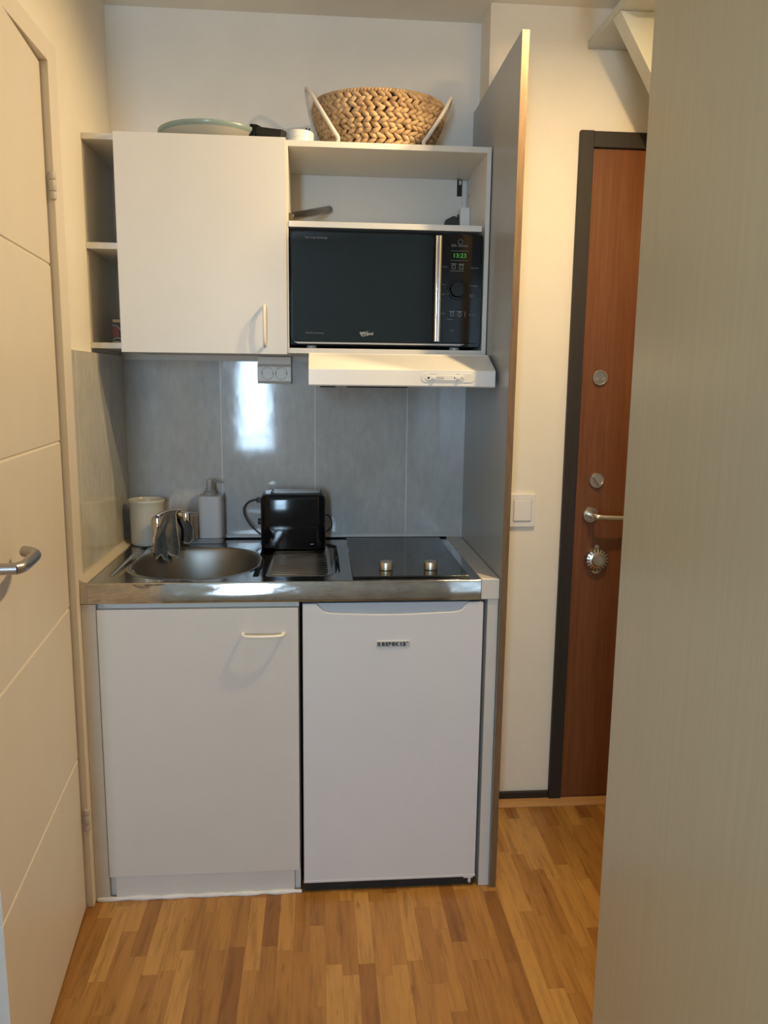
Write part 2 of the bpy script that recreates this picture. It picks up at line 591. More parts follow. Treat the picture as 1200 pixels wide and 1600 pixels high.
# window (behind the viewer; seen as a bright reflection in the tiles)
wd = thing('window_1', 'narrow tall window reflected in the grey tiles', 'window', ((w['x0'] + w['x1']) / 2, RY, w['z0']), kind='structure')
bm = BM()
f = .022
addbox(bm, w['x0'], w['x0'] + f, RY - .09, RY - .03, w['z0'], w['z1'])
addbox(bm, w['x1'] - f, w['x1'], RY - .09, RY - .03, w['z0'], w['z1'])
addbox(bm, w['x0'] + f, w['x1'] - f, RY - .09, RY - .03, w['z0'], w['z0'] + f)
addbox(bm, w['x0'] + f, w['x1'] - f, RY - .09, RY - .03, w['z1'] - f, w['z1'])
addbox(bm, w['x0'] + f, w['x1'] - f, RY - .08, RY - .04, 0.885, 0.905)
part('window_frame', bm, 'plastic_white', wd, bevel=.003)
bm = BM(); addbox(bm, w['x0'] + f, w['x1'] - f, RY - .062, RY - .058, w['z0'] + f, w['z1'] - f)
part('pane', bm, 'pane', wd, smooth=False)
L = bpy.data.lights.new('daylight', 'AREA')
L.shape = 'RECTANGLE'
L.size = w['x1'] - w['x0']; L.size_y = w['z1'] - w['z0']
L.energy = WIN_POWER; L.color = WIN_COL
lo = bpy.data.objects.new('daylight', L); COL.objects.link(lo)
lo.location = ((w['x0'] + w['x1']) / 2, RY - .10, (w['z0'] + w['z1']) / 2)
lo.rotation_euler = (math.radians(90), 0, 0)      # faces +Y, into the room

# hall skirting, oak beading
bm = BM(); addbox(bm, 1.0707, 1.345, EY - .012, EY, 0, 0.036)
struct('baseboard_hall', bm, 'frame_brown', 'dark brown skirting board below the light switch', 'skirting board', bevel=.002)
bm = BM(); addprism(bm, [(0, 0), (.035, 0), (.035, .004), (.012, .012), (0, .014)], (1.0707, EY - .012, 0), -Y, Z, X, 1.16)
struct('trim_1', bm, 'quarter', 'oak beading strip along the floor at the entrance door', 'trim', bevel=.001)

# ---------------------------------------------------------------- left door (ajar by five degrees)
hp = Vector((-0.037, -0.027, 0)); dv = Vector((0.086, -0.9963, 0)).normalized(); nv = Vector((0.9963, 0.086, 0)).normalized()
door = thing('door_1', 'white lacquered door with horizontal grooves standing ajar at left', 'door', hp, kind='structure')
bm = BM()
prof = [(0.0, 0.006)]
g = 0.0035
for gz in (0.425, 0.825, 1.236, 1.643):
    prof += [(0.0, gz - g), (-0.0032, gz - .001), (-0.0032, gz + .001), (0.0, gz + g)]
prof += [(0.0, 2.077), (-0.040, 2.077), (-0.040, 0.006)]
addprism(bm, prof, hp + dv * .002, nv, Z, dv, 0.632)
part('door_leaf', bm, 'door_paint', door, bevel=.0012, angle=20)
fr = BM()
addbox(fr, -.075, -.0195, -.022, .0385, 0, 2.13)                       # hinge jamb and architrave
addbox(fr, -.075, -.0195, -.80, -.022, 2.083, 2.13)                    # head
addbox(fr, -.075, -.0195, -.80, -.735, 0, 2.083)
addbox(fr, -.135, -.075, -.026, .0385, 0, 2.13)
addbox(fr, -.135, -.075, -.75, -.026, 2.065, 2.13)
part('door_frame', fr, 'door_paint', door, bevel=.002)
for hz in (1.818, 0.252):
    bm = BM()
    c = hp + nv * .010 + Vector((0.003, 0.004, 0))
    addcyl(bm, c + Z * (hz - .030), c + Z * (hz - .0125), .0075, bev=.0012, seg=20)
    addcyl(bm, c + Z * (hz - .0115), c + Z * (hz + .0125), .0082, bev=.0012, seg=20)
    addcyl(bm, c + Z * (hz + .0135), c + Z * (hz + .030), .0075, bev=.0012, seg=20)
    part('hinge', bm, 'plastic_grey', door, 'grey painted barrel hinge')
bm = BM()
q = hp + dv * .585 + Z * 1.062
addcyl(bm, q, q + nv * .010, .026, bev=.002)
addcyl(bm, q + nv * .008, q + nv * .050, .010)
lev = [q + nv * .044, q + nv * .053 - dv * .012, q + nv * .055 - dv * .035, q + nv * .055 - dv * .075 + Z * .001,
       q + nv * .052 - dv * .105 + Z * .001, q + nv * .040 - dv * .128 + Z * .001, q + nv * .024 - dv * .140 + Z * .001]
addtube(bm, smooth_path(lev, 8), .0105, 20)
part('door_handle', bm, 'lever', door, 'curved satin steel lever')

# ---------------------------------------------------------------- entrance door
ed = thing('door_2', 'mahogany brown entrance door with several locks', 'door', (1.386, EY, 0), kind='structure')
bm = BM(); addbox(bm, 1.3862, 2.19, EY - .006, EY + .001, 0.008, 2.072)
part('door_leaf', bm, 'mahogany', ed, bevel=.002)
bm = BM()
addbox(bm, 1.3445, 1.3858, EY - .018, EY, 0, 2.118)
addbox(bm, 1.3858, 2.24, EY - .016, EY, 2.072, 2.117)
addbox(bm, 2.19, 2.24, EY - .018, EY, 0, 2.072)
part('door_frame', bm, 'frame_brown', ed, bevel=.002)
yl = EY - .006
def rosette(cx, cz, r, th=.007):
    b = BM()
    addlathe(b, [(0, 0), (r, 0), (r, th * .5), (r * .93, th), (r * .80, th), (r * .76, th * .6), (0, th * .6)], (cx, yl, cz), (0, -1, 0), 40)
    return b
b = rosette(1.4445, 1.4055, .0245)
addcyl(b, (1.4345, yl, 1.402), (1.4345, yl - .006, 1.402), .005, seg=16)
addcyl(b, (1.4565, yl, 1.402), (1.4565, yl - .006, 1.402), .005, seg=16)
lk = part('door_viewer', b, 'nickel', ed, 'round nickel escutcheon near the top')
b = BM(); addlathe(b, [(0, 0), (.0185, 0), (.0185, .0012), (0, .0012)], (1.4445, yl - .0042, 1.4055), (0, -1, 0), 32)
part('inner_plate', b, 'lever', lk, 'darker inner plate')
b = rosette(1.4515, 1.0865, .0245)
addprism(b, rrect(-.004, .004, -.019, .019, .003), (1.4515, yl - .004, 1.0865), (0.83, 0, 0.55), (-.55, 0, .83), -Y, .013)
part('thumb_turn', b, 'nickel', ed, 'round nickel lock with a thumb turn')
b = rosette(1.437, .9775, .025, .009)
addcyl(b, (1.437, yl, .9775), (1.437, yl - .048, .9775), .0105, seg=20)
addtube(b, smooth_path([(1.437, yl - .040, .9775), (1.446, yl - .050, .977), (1.47, yl - .052, .9755), (1.52, yl - .050, .9735), (1.565, yl - .046, .9725)], 8), lambda t_: .0105 - .002 * t_, 16)
part('lever_handle', b, 'nickel', ed, 'satin nickel lever handle')
b = BM()
cx, cz, r = 1.464, .832, .040
addlathe(b, [(0, 0), (r, 0), (r, .006), (r * .86, .016), (r * .5, .021), (r * .42, .026), (0, .027)], (cx, yl, cz), (0, -1, 0), 48)
addprism(b, [(-.022, -.030), (.022, -.030), (.006, -.046), (-.006, -.046)], (cx, yl, cz), X, Z, -Y, .008)
addcyl(b, (cx, yl, cz + .041), (cx, yl - .006, cz + .041), .007, seg=16)
ro = part('lock_guard', b, 'nickel', ed, 'fluted round nickel cylinder guard')
b = BM()
for k in range(18):
    a = 2 * PI * k / 18
    u = Vector((math.cos(a), 0, math.sin(a))); v = Vector((-math.sin(a), 0, math.cos(a)))
    o0 = Vector((cx, yl - .0125, cz)) + u * (.0225)
    addprism(b, rrect(0, .0135, -.0016, .0016, .0012, 3), o0, u, v, (u * 0 - Y), .0065)
part('flute', b, 'ink', ro)

# ================================================================ LARGE FURNITURE
# near wardrobe on the right
wr = thing('wardrobe', 'tall olive beige wood grain wardrobe side in the right foreground', 'wardrobe', (1.45, -.93, 0))
bm = BM()
addbox(bm, 1.130, 1.150, -1.26, -.60, 0, 2.37)
part('side_panel', bm, 'wardrobe', wr, bevel=.0015)
bm = BM()
addbox(bm, 1.150, 1.78, -1.24, -.602, 0.0, 2.365)
part('carcass', bm, 'wardrobe', wr, bevel=.0015)

# tall grey side panel of the kitchen
tp = thing('side_panel', 'tall grey kitchen end panel with a raw brown wood edge', 'panel', (1.06, .25, 0))
def leanpanel(x0, x1, y0, y1, z1):
    b = BM(); addbox(b, x0, x1, y0, y1, 0, z1)
    for vv in b.verts:
        vv.co.x += (vv.co.z - 1.0) * 0.0022
    return b
part('panel_board', leanpanel(1.0512, 1.0692, -.0075, D, 2.2), 'panel', tp, bevel=.0006)
part('edge_strip', leanpanel(1.0514, 1.0690, -.0095, -.0075, 2.1995), 'panel_edge', tp, 'raw brown wood front edge', bevel=.0004)

# base cabinet under the sink
bc = thing('base_cabinet', 'white sink base cabinet with a single flat door', 'cabinet', (.26, .28, 0))
bm = BM()
addbox(bm, 0.0175, .0335, .018, .555, 0.0, .824)
addbox(bm, .511, .527, .018, .555, 0.0, .824)
addbox(bm, .0335, .511, .018, .555, .069, .085)
addbox(bm, .0335, .511, .018, .036, .775, .824)
addbox(bm, .0335, .511, .545, .553, .085, .824)
part('carcass', bm, 'white', bc, bevel=.0008)
bm = BM(); addbox(bm, .0190, .5250, 0.0, .0175, .0695, .8095)
dr = part('cabinet_door', bm, 'white', bc, bevel=.0012)
bm = BM()
hz = .7412
addtube(bm, smooth_path([(.383, 0.002, hz), (.386, -.016, hz), (.398, -.024, hz), (.435, -.027, hz), (.472, -.024, hz), (.484, -.016, hz), (.487, 0.002, hz)], 8), .0046, 14, flat=1.0)
part('handle', bm, 'plastic_white', dr, 'white bow handle')
bm = BM(); addbox(bm, .0335, .511, .006, .018, 0.006, .069)
part('plinth', bm, 'white', bc, bevel=.0008)
bm = BM(); addbox(bm, -.0192, .0172, .002, .030, 0, .824)
part('filler_strip', bm, 'filler', bc, 'grey white filler strip at the door frame', bevel=.001)
bm = BM()
random.seed(4)
pts = [Vector((-.015 + .545 * k / 40, .004 + random.uniform(-.0015, .0015), .004)) for k in range(41)]
addtube(bm, pts, lambda t_: .0062 + .0012 * math.sin(t_ * 37), 10)
part('sealant_bead', bm, 'seal', bc, 'white sealant bead along the floor')

# fridge
fg = thing('fridge', 'white undercounter fridge with a recessed top grip', 'fridge', (.773, .28, 0))
bm = BM()
addbox(bm, .541, 1.004, .062, .555, .045, .818)
part('body', bm, 'fridge', fg, bevel=.004)
bm = BM()
x0, x1, zb, zt, yf = .5360, 1.0095, .0325, .8195, 0.0
gx0, gx1 = .572, .969
grip = [(gx0, zt), (gx0 + .018, .799), (gx0 + .034, .7945)]
for k in range(1, 8):
    tt = k / 8
    grip.append((gx0 + .034 + (gx1 - gx0 - .068) * tt, .7945 - .0055 * math.sin(PI * tt)))
grip += [(gx1 - .034, .7945), (gx1 - .018, .799), (gx1, zt)]
outl = [(x0, zb), (x1, zb), (x1, zt)] + list(reversed(grip)) + [(x0, zt)]
addprism(bm, outl, (0, yf, 0), X, Z, Y, .055)
fd = part('fridge_door', bm, 'fridge', fg, bevel=.003, angle=30)
bm = BM()
addprism(bm, grip, (0, yf + .006, 0), X, Z, Y, .047)
part('grip', bm, 'fridge_grip', fd, 'blue grey recessed grip', bevel=.001)
bm = BM()
addbox(bm, x0 - .0006, x1 + .0006, .0006, .004, .7725, .7735)
part('trim_line', bm, 'fridge', fd)
bm = BM(); addbox(bm, x0, x1, -.0008, .01, zb - .002, zb + .004)
part('bottom_trim', bm, 'fridge', fd)
bm = BM(); addbox(bm, .7285, .8165, -.0016, .0005, .7005, .7185)
bp_ = part('badge', bm, 'plastic_grey', fd, 'small grey name badge', bevel=.0006)
# word mark, all letters brought to one height
def wordmark(letters, h, x, z, y):
    out = BM()
    for ch in letters:
        lb = text_bm(ch, h, (0, 0, 0), X, Z, -Y, bold=.035)
        zs = [q.co.z for q in lb.verts]; xs = [q.co.x for q in lb.verts]
        k = h / (max(zs) - min(zs)); wdt = max(xs) - min(xs)
        kx = min(k, 1.15)
        for q in lb.verts:
            q.co = Vector((x + (q.co.x - min(xs)) * kx, y + q.co.y, z + (q.co.z - min(zs)) * k))
        x += wdt * kx + h * .17
        merge(out, lb)
    return out, x
wm, xe = wordmark('ResPeKta', .0105, 0, .7035, -.0019)
kx = .0755 / xe
for q in wm.verts:
    q.co.x = .7315 + q.co.x * kx
addlathe(wm, [(.0011, 0), (.0018, 0), (.0018, .0007), (.0011, .0007), (.0011, 0)], (.8085, -.0016, .7125), (0, -1, 0), 12)
part('lettering', wm, 'ink', bp_, 'black word mark', smooth=False)
bm = BM(); addbox(bm, .7290, .8160, -.0022, -.0005, .7155, .7182)
part('badge_edge', bm, 'plastic_white', bp_)
bm = BM()
addbox(bm, .975, 1.004, .008, .05, .8195, .8245)
part('top_hinge', bm, 'black_matte', fg, bevel=.001)
for fx_ in (.560, .990):
    bm = BM()
    addcyl(bm, (fx_, .065, 0), (fx_, .065, .018), .013, bev=.002, seg=20)
    addcyl(bm, (fx_, .065, .014), (fx_, .065, .048), .006, seg=14)
    part('foot', bm, 'plastic_white', fg)
bm = BM()
addbox(bm, .978, 1.004, .002, .06, .0245, .0315)
addcyl(bm, (.995, .006, .010), (.995, .006, .031), .0042, seg=14)
part('bottom_hinge', bm, 'plastic_white', fg, 'pale hinge pin below the door')
bm = BM(); addbox(bm, .5375, 1.008, .010, .060, 0.0012, .0295)  # near-black block added to paint the shade in the gap under the fridge
part('plinth', bm, 'dark_gap', fg, 'near-black block standing for shade in the gap below the door')

# filler to the right of the fridge and worktop
ff = thing('worktop_filler', 'grey white filler post and strip between fridge and end panel', 'filler', (1.035, .25, 0))
bm = BM(); addbox(bm, 1.0200, 1.0485, .001, .55, 0, .8265)
part('post', bm, 'filler', ff, bevel=.0012)
bm = BM(); addbox(bm, 1.0012, 1.0495, -.003, .566, .8268, .8815)
part('cap_strip', bm, 'filler', ff, bevel=.002)

# ---------------------------------------------------------------- worktop with sink bowl and drainer
wt = thing('worktop', 'stainless steel worktop with inset oval sink and drainer', 'worktop', (.5, .285, H - .05))
BX, BY_, BA, BB = .2370, .2330, .176, .196
def sstep(a, b, x):
    t_ = max(0.0, min(1.0, (x - a) / (b - a)))
    return t_ * t_ * (3 - 2 * t_)
def bowl_rho(x, y):
    return ((abs(x - BX) / BA) ** 2.35 + (abs(y - BY_) / BB) ** 2.35) ** (1 / 2.35)
DX0, DX1, DY0, DY1 = .437, .634, .058, .492
def drain_d(x, y):
    """signed inside distance of the chamfered drainer tray"""
    d = min(x - DX0 + .03, DX1 - x, y - DY0, DY1 - y)
    c = .045
    d = min(d, ((DX1 - x) + (DY1 - y) - c) * .7071, ((DX1 - x) + (y - DY0) - c) * .7071)
    return d
def chan_d(x, y):
    yy = max(.085, min(.435, y))
    return .0125 - math.hypot(x - .047, y - yy)
def hgt(x, y):
    z = H
    rho = bowl_rho(x, y)
    if rho < 1.06:
        z += .0022 * sstep(1.06, 1.02, rho) - .0022 * sstep(1.02, 0.985, rho) - .150 * sstep(0.992, 0.80, rho)
    d = drain_d(x, y)
    if d > -.004 and rho > 1.03:
        k = sstep(-.002, .010, d)
        z -= .006 * k
        if x < .61 and d > .016:
            fade = sstep(.436, .452, x) * sstep(.612, .598, x) * sstep(.016, .024, d)
            z += .0052 * fade * (0.5 + 0.5 * math.cos(2 * PI * (y - .075) / .0235))
    d = chan_d(x, y)
    if d > -.003:
        z -= .0035 * sstep(-.001, .006, d)
    # raised rear and front lips
    z += .004 * sstep(.560, .568, y)
    z += .0015 * sstep(.010, .003, y)
    return z
NX, NYg = 360, 215
gx = [1.0 * i / NX for i in range(NX + 1)]
gy = [.567 * j / NYg for j in range(NYg + 1)]
zz = [[hgt(x, y) for x in gx] for y in gy]
def sub_sheet(sel):
    b = BM(); vm = {}
    def vtx(i, j):
        k = (i, j)
        if k not in vm:
            vm[k] = b.verts.new((gx[i], gy[j], zz[j][i]))
        return vm[k]
    for j in range(NYg):
        for i in range(NX):
            xm, ym = (gx[i] + gx[i + 1]) / 2, (gy[j] + gy[j + 1]) / 2
            if sel(xm, ym):
                b.faces.new((vtx(i, j), vtx(i + 1, j), vtx(i + 1, j + 1), vtx(i, j + 1)))
    return b
inb = lambda x, y: bowl_rho(x, y) < 1.0
ind = lambda x, y: (not inb(x, y)) and drain_d(x, y) > -.002 and bowl_rho(x, y) > 1.03
part('steel_sheet', sub_sheet(lambda x, y: not inb(x, y) and not ind(x, y)), 'steel', wt, angle=80, recalc=False)
sb = part('sink_bowl', sub_sheet(inb), 'bowl_steel', wt, angle=80, recalc=False)
part('drainer', sub_sheet(ind), 'steel', wt, angle=80, recalc=False)
bm = BM()
addprism(bm, [(0.0, H + .0012), (-.0015, H + .0012), (-.003, H - .001), (-.003, .8262), (.002, .8262), (.012, .8262), (.012, H - .004), (0, H - .004)], (0, 0, 0), Y, Z, X, 1.0)
part('front_apron', bm, 'apron', wt, 'polished front apron', angle=60)
bm = BM()
addlathe(bm, [(0, .004), (.009, .004), (.012, .002), (.013, 0), (0, 0)], (.075, .180, .858), (0.93, 0.1, 0.35), 20)
part('overflow', bm, 'chrome', sb, 'chrome overflow disc')
bm = BM(); addlathe(bm, [(0, .003), (.02, .003), (.036, .002), (.04, 0)], (BX, BY_, H - .1495), (0, 0, 1), 32)
part('drain', bm, 'chrome', sb)

bm = BM()
addprism(bm, [(0, 0), (.0215, 0), (.0215, .0035), (.008, .0075), (0, .016)], (-.0217, 0.0, H - .0005), X, Z, Y, .566)
addbox(bm, -.0190, -.0005, 0.0, .03, .8255, H - .0005)
tag(obj('sealing_strip', bm, 'cream_strip', None, bevel=.0012), 'cream sealing strip between worktop and left tiles', 'sealing strip')
bm = BM()
addprism(bm, [(0, 0), (-.0065, 0), (-.0065, .003), (-.002, .010), (0, .010)], (0.0, D - .0083, H + .0046), Y, Z, X, 1.0)
tag(obj('splash_strip', bm, 'plastic_grey', None, bevel=.0008), 'thin pale sealing strip where worktop meets the back tiles', 'sealing strip')

# ---------------------------------------------------------------- hob
hb = thing('hob', 'black glass two zone hob set in the worktop', 'hob', (.82, .29, H))
bm = BM()
addprism(bm, [(.6665, .030), (.9735, .030), (.9735, .548), (.6665, .548)], (0, 0, H + .0003), X, Y, Z, .0052)
part('glass_plate', bm, 'hob_glass', hb, bevel=.0018)
for kx_ in (.7600, .8815):
    bm = BM()
    addlathe(bm, [(0, 0), (.0165, 0), (.0185, .002), (.0185, .019), (.0172, .0222), (.0155, .0232), (0, .0228)], (kx_, .102, H + .0052), (0, 0, 1), 40)
    addbox(bm, kx_ - .0008, kx_ + .0008, .085, .095, H + .0275, H + .0287)
    part('knob', bm, 'knob', hb, 'brushed metal knob')
for cx_, cy_, r_ in ((.745, .40, .072), (.895, .37, .085)):
    bm = BM()
    addlathe(bm, [(r_, 0), (r_ + .0012, 0), (r_ + .0012, .0003), (r_, .0003), (r_, 0)], (cx_, cy_, H + .00535), (0, 0, 1), 64)
    part('zone_ring', bm, 'print_dim', hb, 'faint grey cooking zone outline')

# ---------------------------------------------------------------- wall cabinet
wc = thing('wall_cabinet', 'white wall cabinet with one door and open shelves', 'cabinet', (.5, .42, 1.461))
zb, zt = 1.461, 2.0173
bt = .0155
bm = BM()
addbox(bm, LW + .0005, .0475, CY, D - .001, zt - bt, zt)            # left niche top
addbox(bm, LW + .0005, .0475, CY, D - .001, zb + .006, zb + .006 + bt)            # left niche bottom
addbox(bm, .0475, .0605, CY, D - .001, zb, zt)                      # divider
addbox(bm, .0605, .487, CY, D - .001, zt - bt, zt)
addbox(bm, .0605, .487, CY, D - .001, zb, zb + bt)
addbox(bm, .487, .4990, CY, D - .012, zb, zt)                       # divider behind the door edge
addbox(bm, .499, 1.0375, CY, D - .001, zt - bt, zt)
addbox(bm, .499, 1.0375, CY, D - .001, zb, zb + .0145)
addbox(bm, 1.0375, 1.0498, CY, D - .001, zb, zt)                    # right side
part('carcass', bm, 'white', wc, bevel=.0008)
bm = BM(); addbox(bm, LW + .0008, .0472, CY + .002, D - .002, 1.7275, 1.744)
part('niche_shelf', bm, 'white_edge', wc, bevel=.0008)
bm = BM(); addbox(bm, .4993, 1.0285, CY - .002, D - .013, 1.7965, 1.8120)
part('shelf', bm, 'white_edge', wc, bevel=.0008)
bm = BM()
addbox(bm, .499, 1.006, D - .012, D - .004, 1.470, 2.0015)
addbox(bm, 1.006, 1.0225, D - .012, D - .004, 1.470, 1.953)
part('back_panel', bm, 'white', wc, smooth=False)
bm = BM(); addbox(bm, 1.0062, 1.022, D - .011, D - .001, 1.9535, 2.001)
part('hanging_notch', bm, 'dark_gap', wc, 'dark notch for the wall hanger', smooth=False)
bm = BM(); addbox(bm, 1.010, 1.018, D - .020, D - .010, 1.985, 1.998)
part('hanger_hook', bm, 'nickel', wc)
bm = BM(); addcyl(bm, (1.0376, .52, 1.945), (1.0345, .52, 1.945), .005, seg=12)
part('hanger_screw', bm, 'nickel', wc)
bm = BM()
random.seed(2)
addbox(bm, .0485, .4935, CY - .0195, CY - .0005, zb - .004, zt + .0008)
cdoor = part('cabinet_door', bm, 'white', wc, bevel=.0012)
bm = BM()
hx = .4335; yb_ = CY - .0195
addtube(bm, smooth_path([(hx, yb_ + .002, 1.4785), (hx, yb_ - .014, 1.4815), (hx, yb_ - .022, 1.494), (hx, yb_ - .025, 1.532), (hx, yb_ - .022, 1.570), (hx, yb_ - .014, 1.5825), (hx, yb_ + .002, 1.5855)], 8), .0046, 14)
part('handle', bm, 'plastic_white', cdoor, 'white bow handle')

# ================================================================ APPLIANCES
# microwave
mw = thing('microwave', 'black microwave oven in the wall cabinet with chrome handle', 'microwave', (.767, .42, 1.4755))
my = .272
bm = BM()
addbox(bm, .5025, 1.0325, my + .012, .545, 1.4835, 1.7885)
part('casing', bm, 'black_matte', mw, bevel=.004)
bm = BM()
addprism(bm, rrect(.5015, 1.0335, 1.484, 1.7895, .008), (0, my, 0), X, Z, Y, .0118)
part('front_frame', bm, 'black', mw, bevel=.0015)
bm = BM()
addprism(bm, rrect(.506, .8955, 1.4945, 1.7835, .010), (0, my - .009, 0), X, Z, Y, .009)
mdoor = part('oven_door', bm, 'mirror_glass', mw, 'dark mirror glass door', bevel=.0015)
bm = BM()
addprism(bm, rrect(.8965, 1.026, 1.4945, 1.7835, .006), (0, my - .007, 0), X, Z, Y, .007)
mp_ = part('control_panel', bm, 'black', mw, 'glossy black control panel', bevel=.0012)
bm = BM()
addprism(bm, [(0, 0), (.004, -.003), (.012, -.004), (.020, -.002), (.022, .002), (.022, .006), (0, .006)], (0, my - .013, 0), X * 0 + Y * 0 + Z, -Y * 0 + Y, X, 0.001)
bm.free()
bm = BM()
addprism(bm, rrect(.8985, .9170, -.020, -.008, .0055, 5), (0, my - .006, 1.4975), X, Y, Z, .283)
addbox(bm, .902, .913, my - .016, my - .005, 1.507, 1.527)
addbox(bm, .902, .913, my - .016, my - .005, 1.752, 1.772)
part('handle', bm, 'chrome', mdoor, 'chrome bar handle', bevel=.001)
bm = BM()
addprism(bm, [(.522, 1.4880), (.975, 1.4880), (.990, 1.4925), (.51, 1.4925)], (0, my - .005, 0), X, Z, Y, .006)
part('bottom_lip', bm, 'plastic_grey', mw, 'grey lip below the door')
for fx_ in (.56, .965):
    for fy_ in (my + .03, .50):
        bm = BM(); addcyl(bm, (fx_, fy_, 1.4757), (fx_, fy_, 1.4845), .014, seg=18)
        part('foot', bm, 'plastic_grey', mw)
# writing
bm = text_bm('Whirlpool', .0085, (.6925, my - .0092, 1.5135), X, Z, -Y, bold=.012, width=.0375)
e = [(math.cos(2 * PI * k / 40), math.sin(2 * PI * k / 40)) for k in range(41)]
ring = [Vector((.7090 + .0125 * a * .92 - .004 * b * .3, my - .0095, 1.5165 + .0048 * b + .0042 * a)) for a, b in e[4:36]]
addtube(bm, ring, lambda t_: .00025 + .0007 * math.sin(PI * t_), 6)
part('emblem', bm, 'print', mdoor, 'pale word mark with a ring', smooth=False)
bm = text_bm('True Crisp Technology', .0042, (.5430, my - .0092, 1.7670), X, Z, -Y, width=.0610)
merge(bm, text_bm('Grill Fan Convection', .0042, (.5440, my - .0092, 1.5150), X, Z, -Y, width=.0500))
part('lettering', bm, 'print_dim', mdoor, smooth=False)
pw = my - .0072
bm = text_bm('6th Sense', .0075, (.9440, pw, 1.7545), X, Z, -Y, width=.046)
pts = [(.9690 + .0075 * math.cos(a), pw - .0004, 1.7680 + .0070 * math.sin(a)) for a in [PI / 2 + 2 * PI * k / 5 for k in range(5)]]
addtube(bm, pts, .0009, 6, closed=True)
def bar(b, xa, xb, z, h=.0010):
    addbox(b, xa, xb, pw - .0006, pw + .0003, z - h / 2, z + h / 2)
bar(bm, .944, .992, 1.7435); bar(bm, .944, .992, 1.7185)
for s_, x_, z_, wd_ in (('Jet Defrost', .9150, 1.7010, .019), ('Crisp Menu', .9990, 1.6995, .023),
                        ('Micro', .9195, 1.6535, .012), ('Jet Reheat', .9985, 1.6515, .022),
                        ('Grill', .9195, 1.6275, .010), ('Quick', .9985, 1.6270, .016), ('Steam', .9985, 1.6225, .016),
                        ('Stop', .9180, 1.5755, .0125), ('Jet Start', .9985, 1.5735, .022), ('Pause', .9370, 1.5600, .016), ('40L', .9455, 1.5290, .011)):
    merge(bm, text_bm(s_, .0042, (x_, pw, z_ - .002), X, Z, -Y, width=wd_))
part('lettering', bm, 'print_dim', mp_, smooth=False)
bm = BM()
def sq(b, cx_, cz_, s_, rot=0):
    p4 = [(cx_ + s_ * math.cos(rot + PI / 4 + k * PI / 2), pw - .0004, cz_ + s_ * math.sin(rot + PI / 4 + k * PI / 2)) for k in range(4)]
    addtube(b, p4, .0006, 5, closed=True)
bm.free()
for cx_, cz_, s_, ro_ in ((.952, 1.7010, .0062, 0), (.973, 1.7005, .0066, 0), (.9505, 1.5735, .0062, 0), (.9715, 1.5730, .0060, PI / 4)):
    bm = BM(); sq(bm, cx_, cz_, s_, ro_); bar(bm, cx_ - .0075, cx_ + .0075, cz_ + .0080, .0011)
    part('button', bm, 'print', mp_, smooth=False)
for x_, z_ in ((.9455, 1.6545), (.9815, 1.6525), (.9415, 1.6290), (.9815, 1.6260), (.9645, 1.6155)):
    bm = BM(); addbox(bm, x_ - .004, x_ + .004, pw - .0005, pw + .0003, z_ - .0016, z_ + .0016)
    part('dial_symbol', bm, 'print', mp_, smooth=False)
bm = BM(); bar(bm, .9430, .9800, 1.6905, .0006)
part('underline', bm, 'print', mp_, smooth=False)
bm = BM(); addbox(bm, .9870, .9875, pw - .0006, pw + .0003, 1.567, 1.582)
part('divider_line', bm, 'print', mp_, smooth=False)
bm = BM(); addprism(bm, rrect(.9470, .9905, 1.7225, 1.7400, .002), (0, pw, 0), X, Z, -Y, .0008)
ds = part('display', bm, 'black', mp_)
bm = text_bm('13:23', .0115, (.9515, pw - .0010, 1.7258), X, Z, -Y, width=.034)
part('clock_digits', bm, 'glow', ds, 'green clock digits', smooth=False)
bm = BM()
addlathe(bm, [(0, 0), (.0275, 0), (.0275, .002), (.0260, .0035), (.0215, .0035), (.0210, .014), (.0195, .016), (0, .016)], (.9635, pw, 1.6405), (0, -1, 0), 48)
part('dial', bm, 'black', mp_, 'round black selector dial')

# cooker hood
hd = thing('cooker_hood', 'white slim cooker hood under the wall cabinet', 'cooker hood', (.8, .33, 1.373))
bm = BM()
hx0, hx1 = .5530, 1.0410
addprism(bm, [(.092, 1.4165), (.190, 1.4585), (.190, 1.4605), (.555, 1.4605), (.555, 1.385), (.115, 1.382), (.112, 1.3735), (.096, 1.3735), (.092, 1.3765)], (hx0, 0, 0), Y, Z, X, hx1 - hx0)
part('casing', bm, 'hood', hd, bevel=.002, angle=25)
bm = BM()
addbox(bm, hx0 + .02, hx1 - .02, .13, .50, 1.3795, 1.3835)
part('filter', bm, 'dark_gap', hd, 'dark grease filter below')
for xa, xb in ((.03, .07), (.10, .26)):
    bm = BM(); addbox(bm, hx0 + xa, hx0 + xb, .118, .128, 1.3700, 1.3830)
    part('filter_clip', bm, 'dark_gap', hd)
bm = BM()
addprism(bm, rrect(.8450, .9850, 1.3855, 1.4095, .0118, 8), (0, .092, 0), X, Z, -Y, .0016)
pl_ = part('switch_plate', bm, 'plastic_white', hd, 'oval switch plate', bevel=.0007)
bm = BM()
addprism(bm, rrect(.8560, .9580, 1.3905, 1.4045, .0068, 6), (0, .0905, 0), X, Z, -Y, .0022)
part('slider_track', bm, 'hood', pl_, bevel=.0008)
for x_ in (.8770, .9420):
    bm = BM(); addprism(bm, rrect(x_ - .005, x_ + .005, 1.3935, 1.4005, .003, 5), (0, .0885, 0), X, Z, -Y, .005)
    part('slider', bm, 'plastic_white', pl_, bevel=.0008)
bm = BM(); addcyl(bm, (.8640, .0885, 1.3970), (.8640, .0880, 1.3970), .0030, seg=16)
part('light_symbol', bm, 'ink', pl_, smooth=False)
bm = BM(); addbox(bm, .9305, .9335, .0880, .0885, 1.3955, 1.3995)
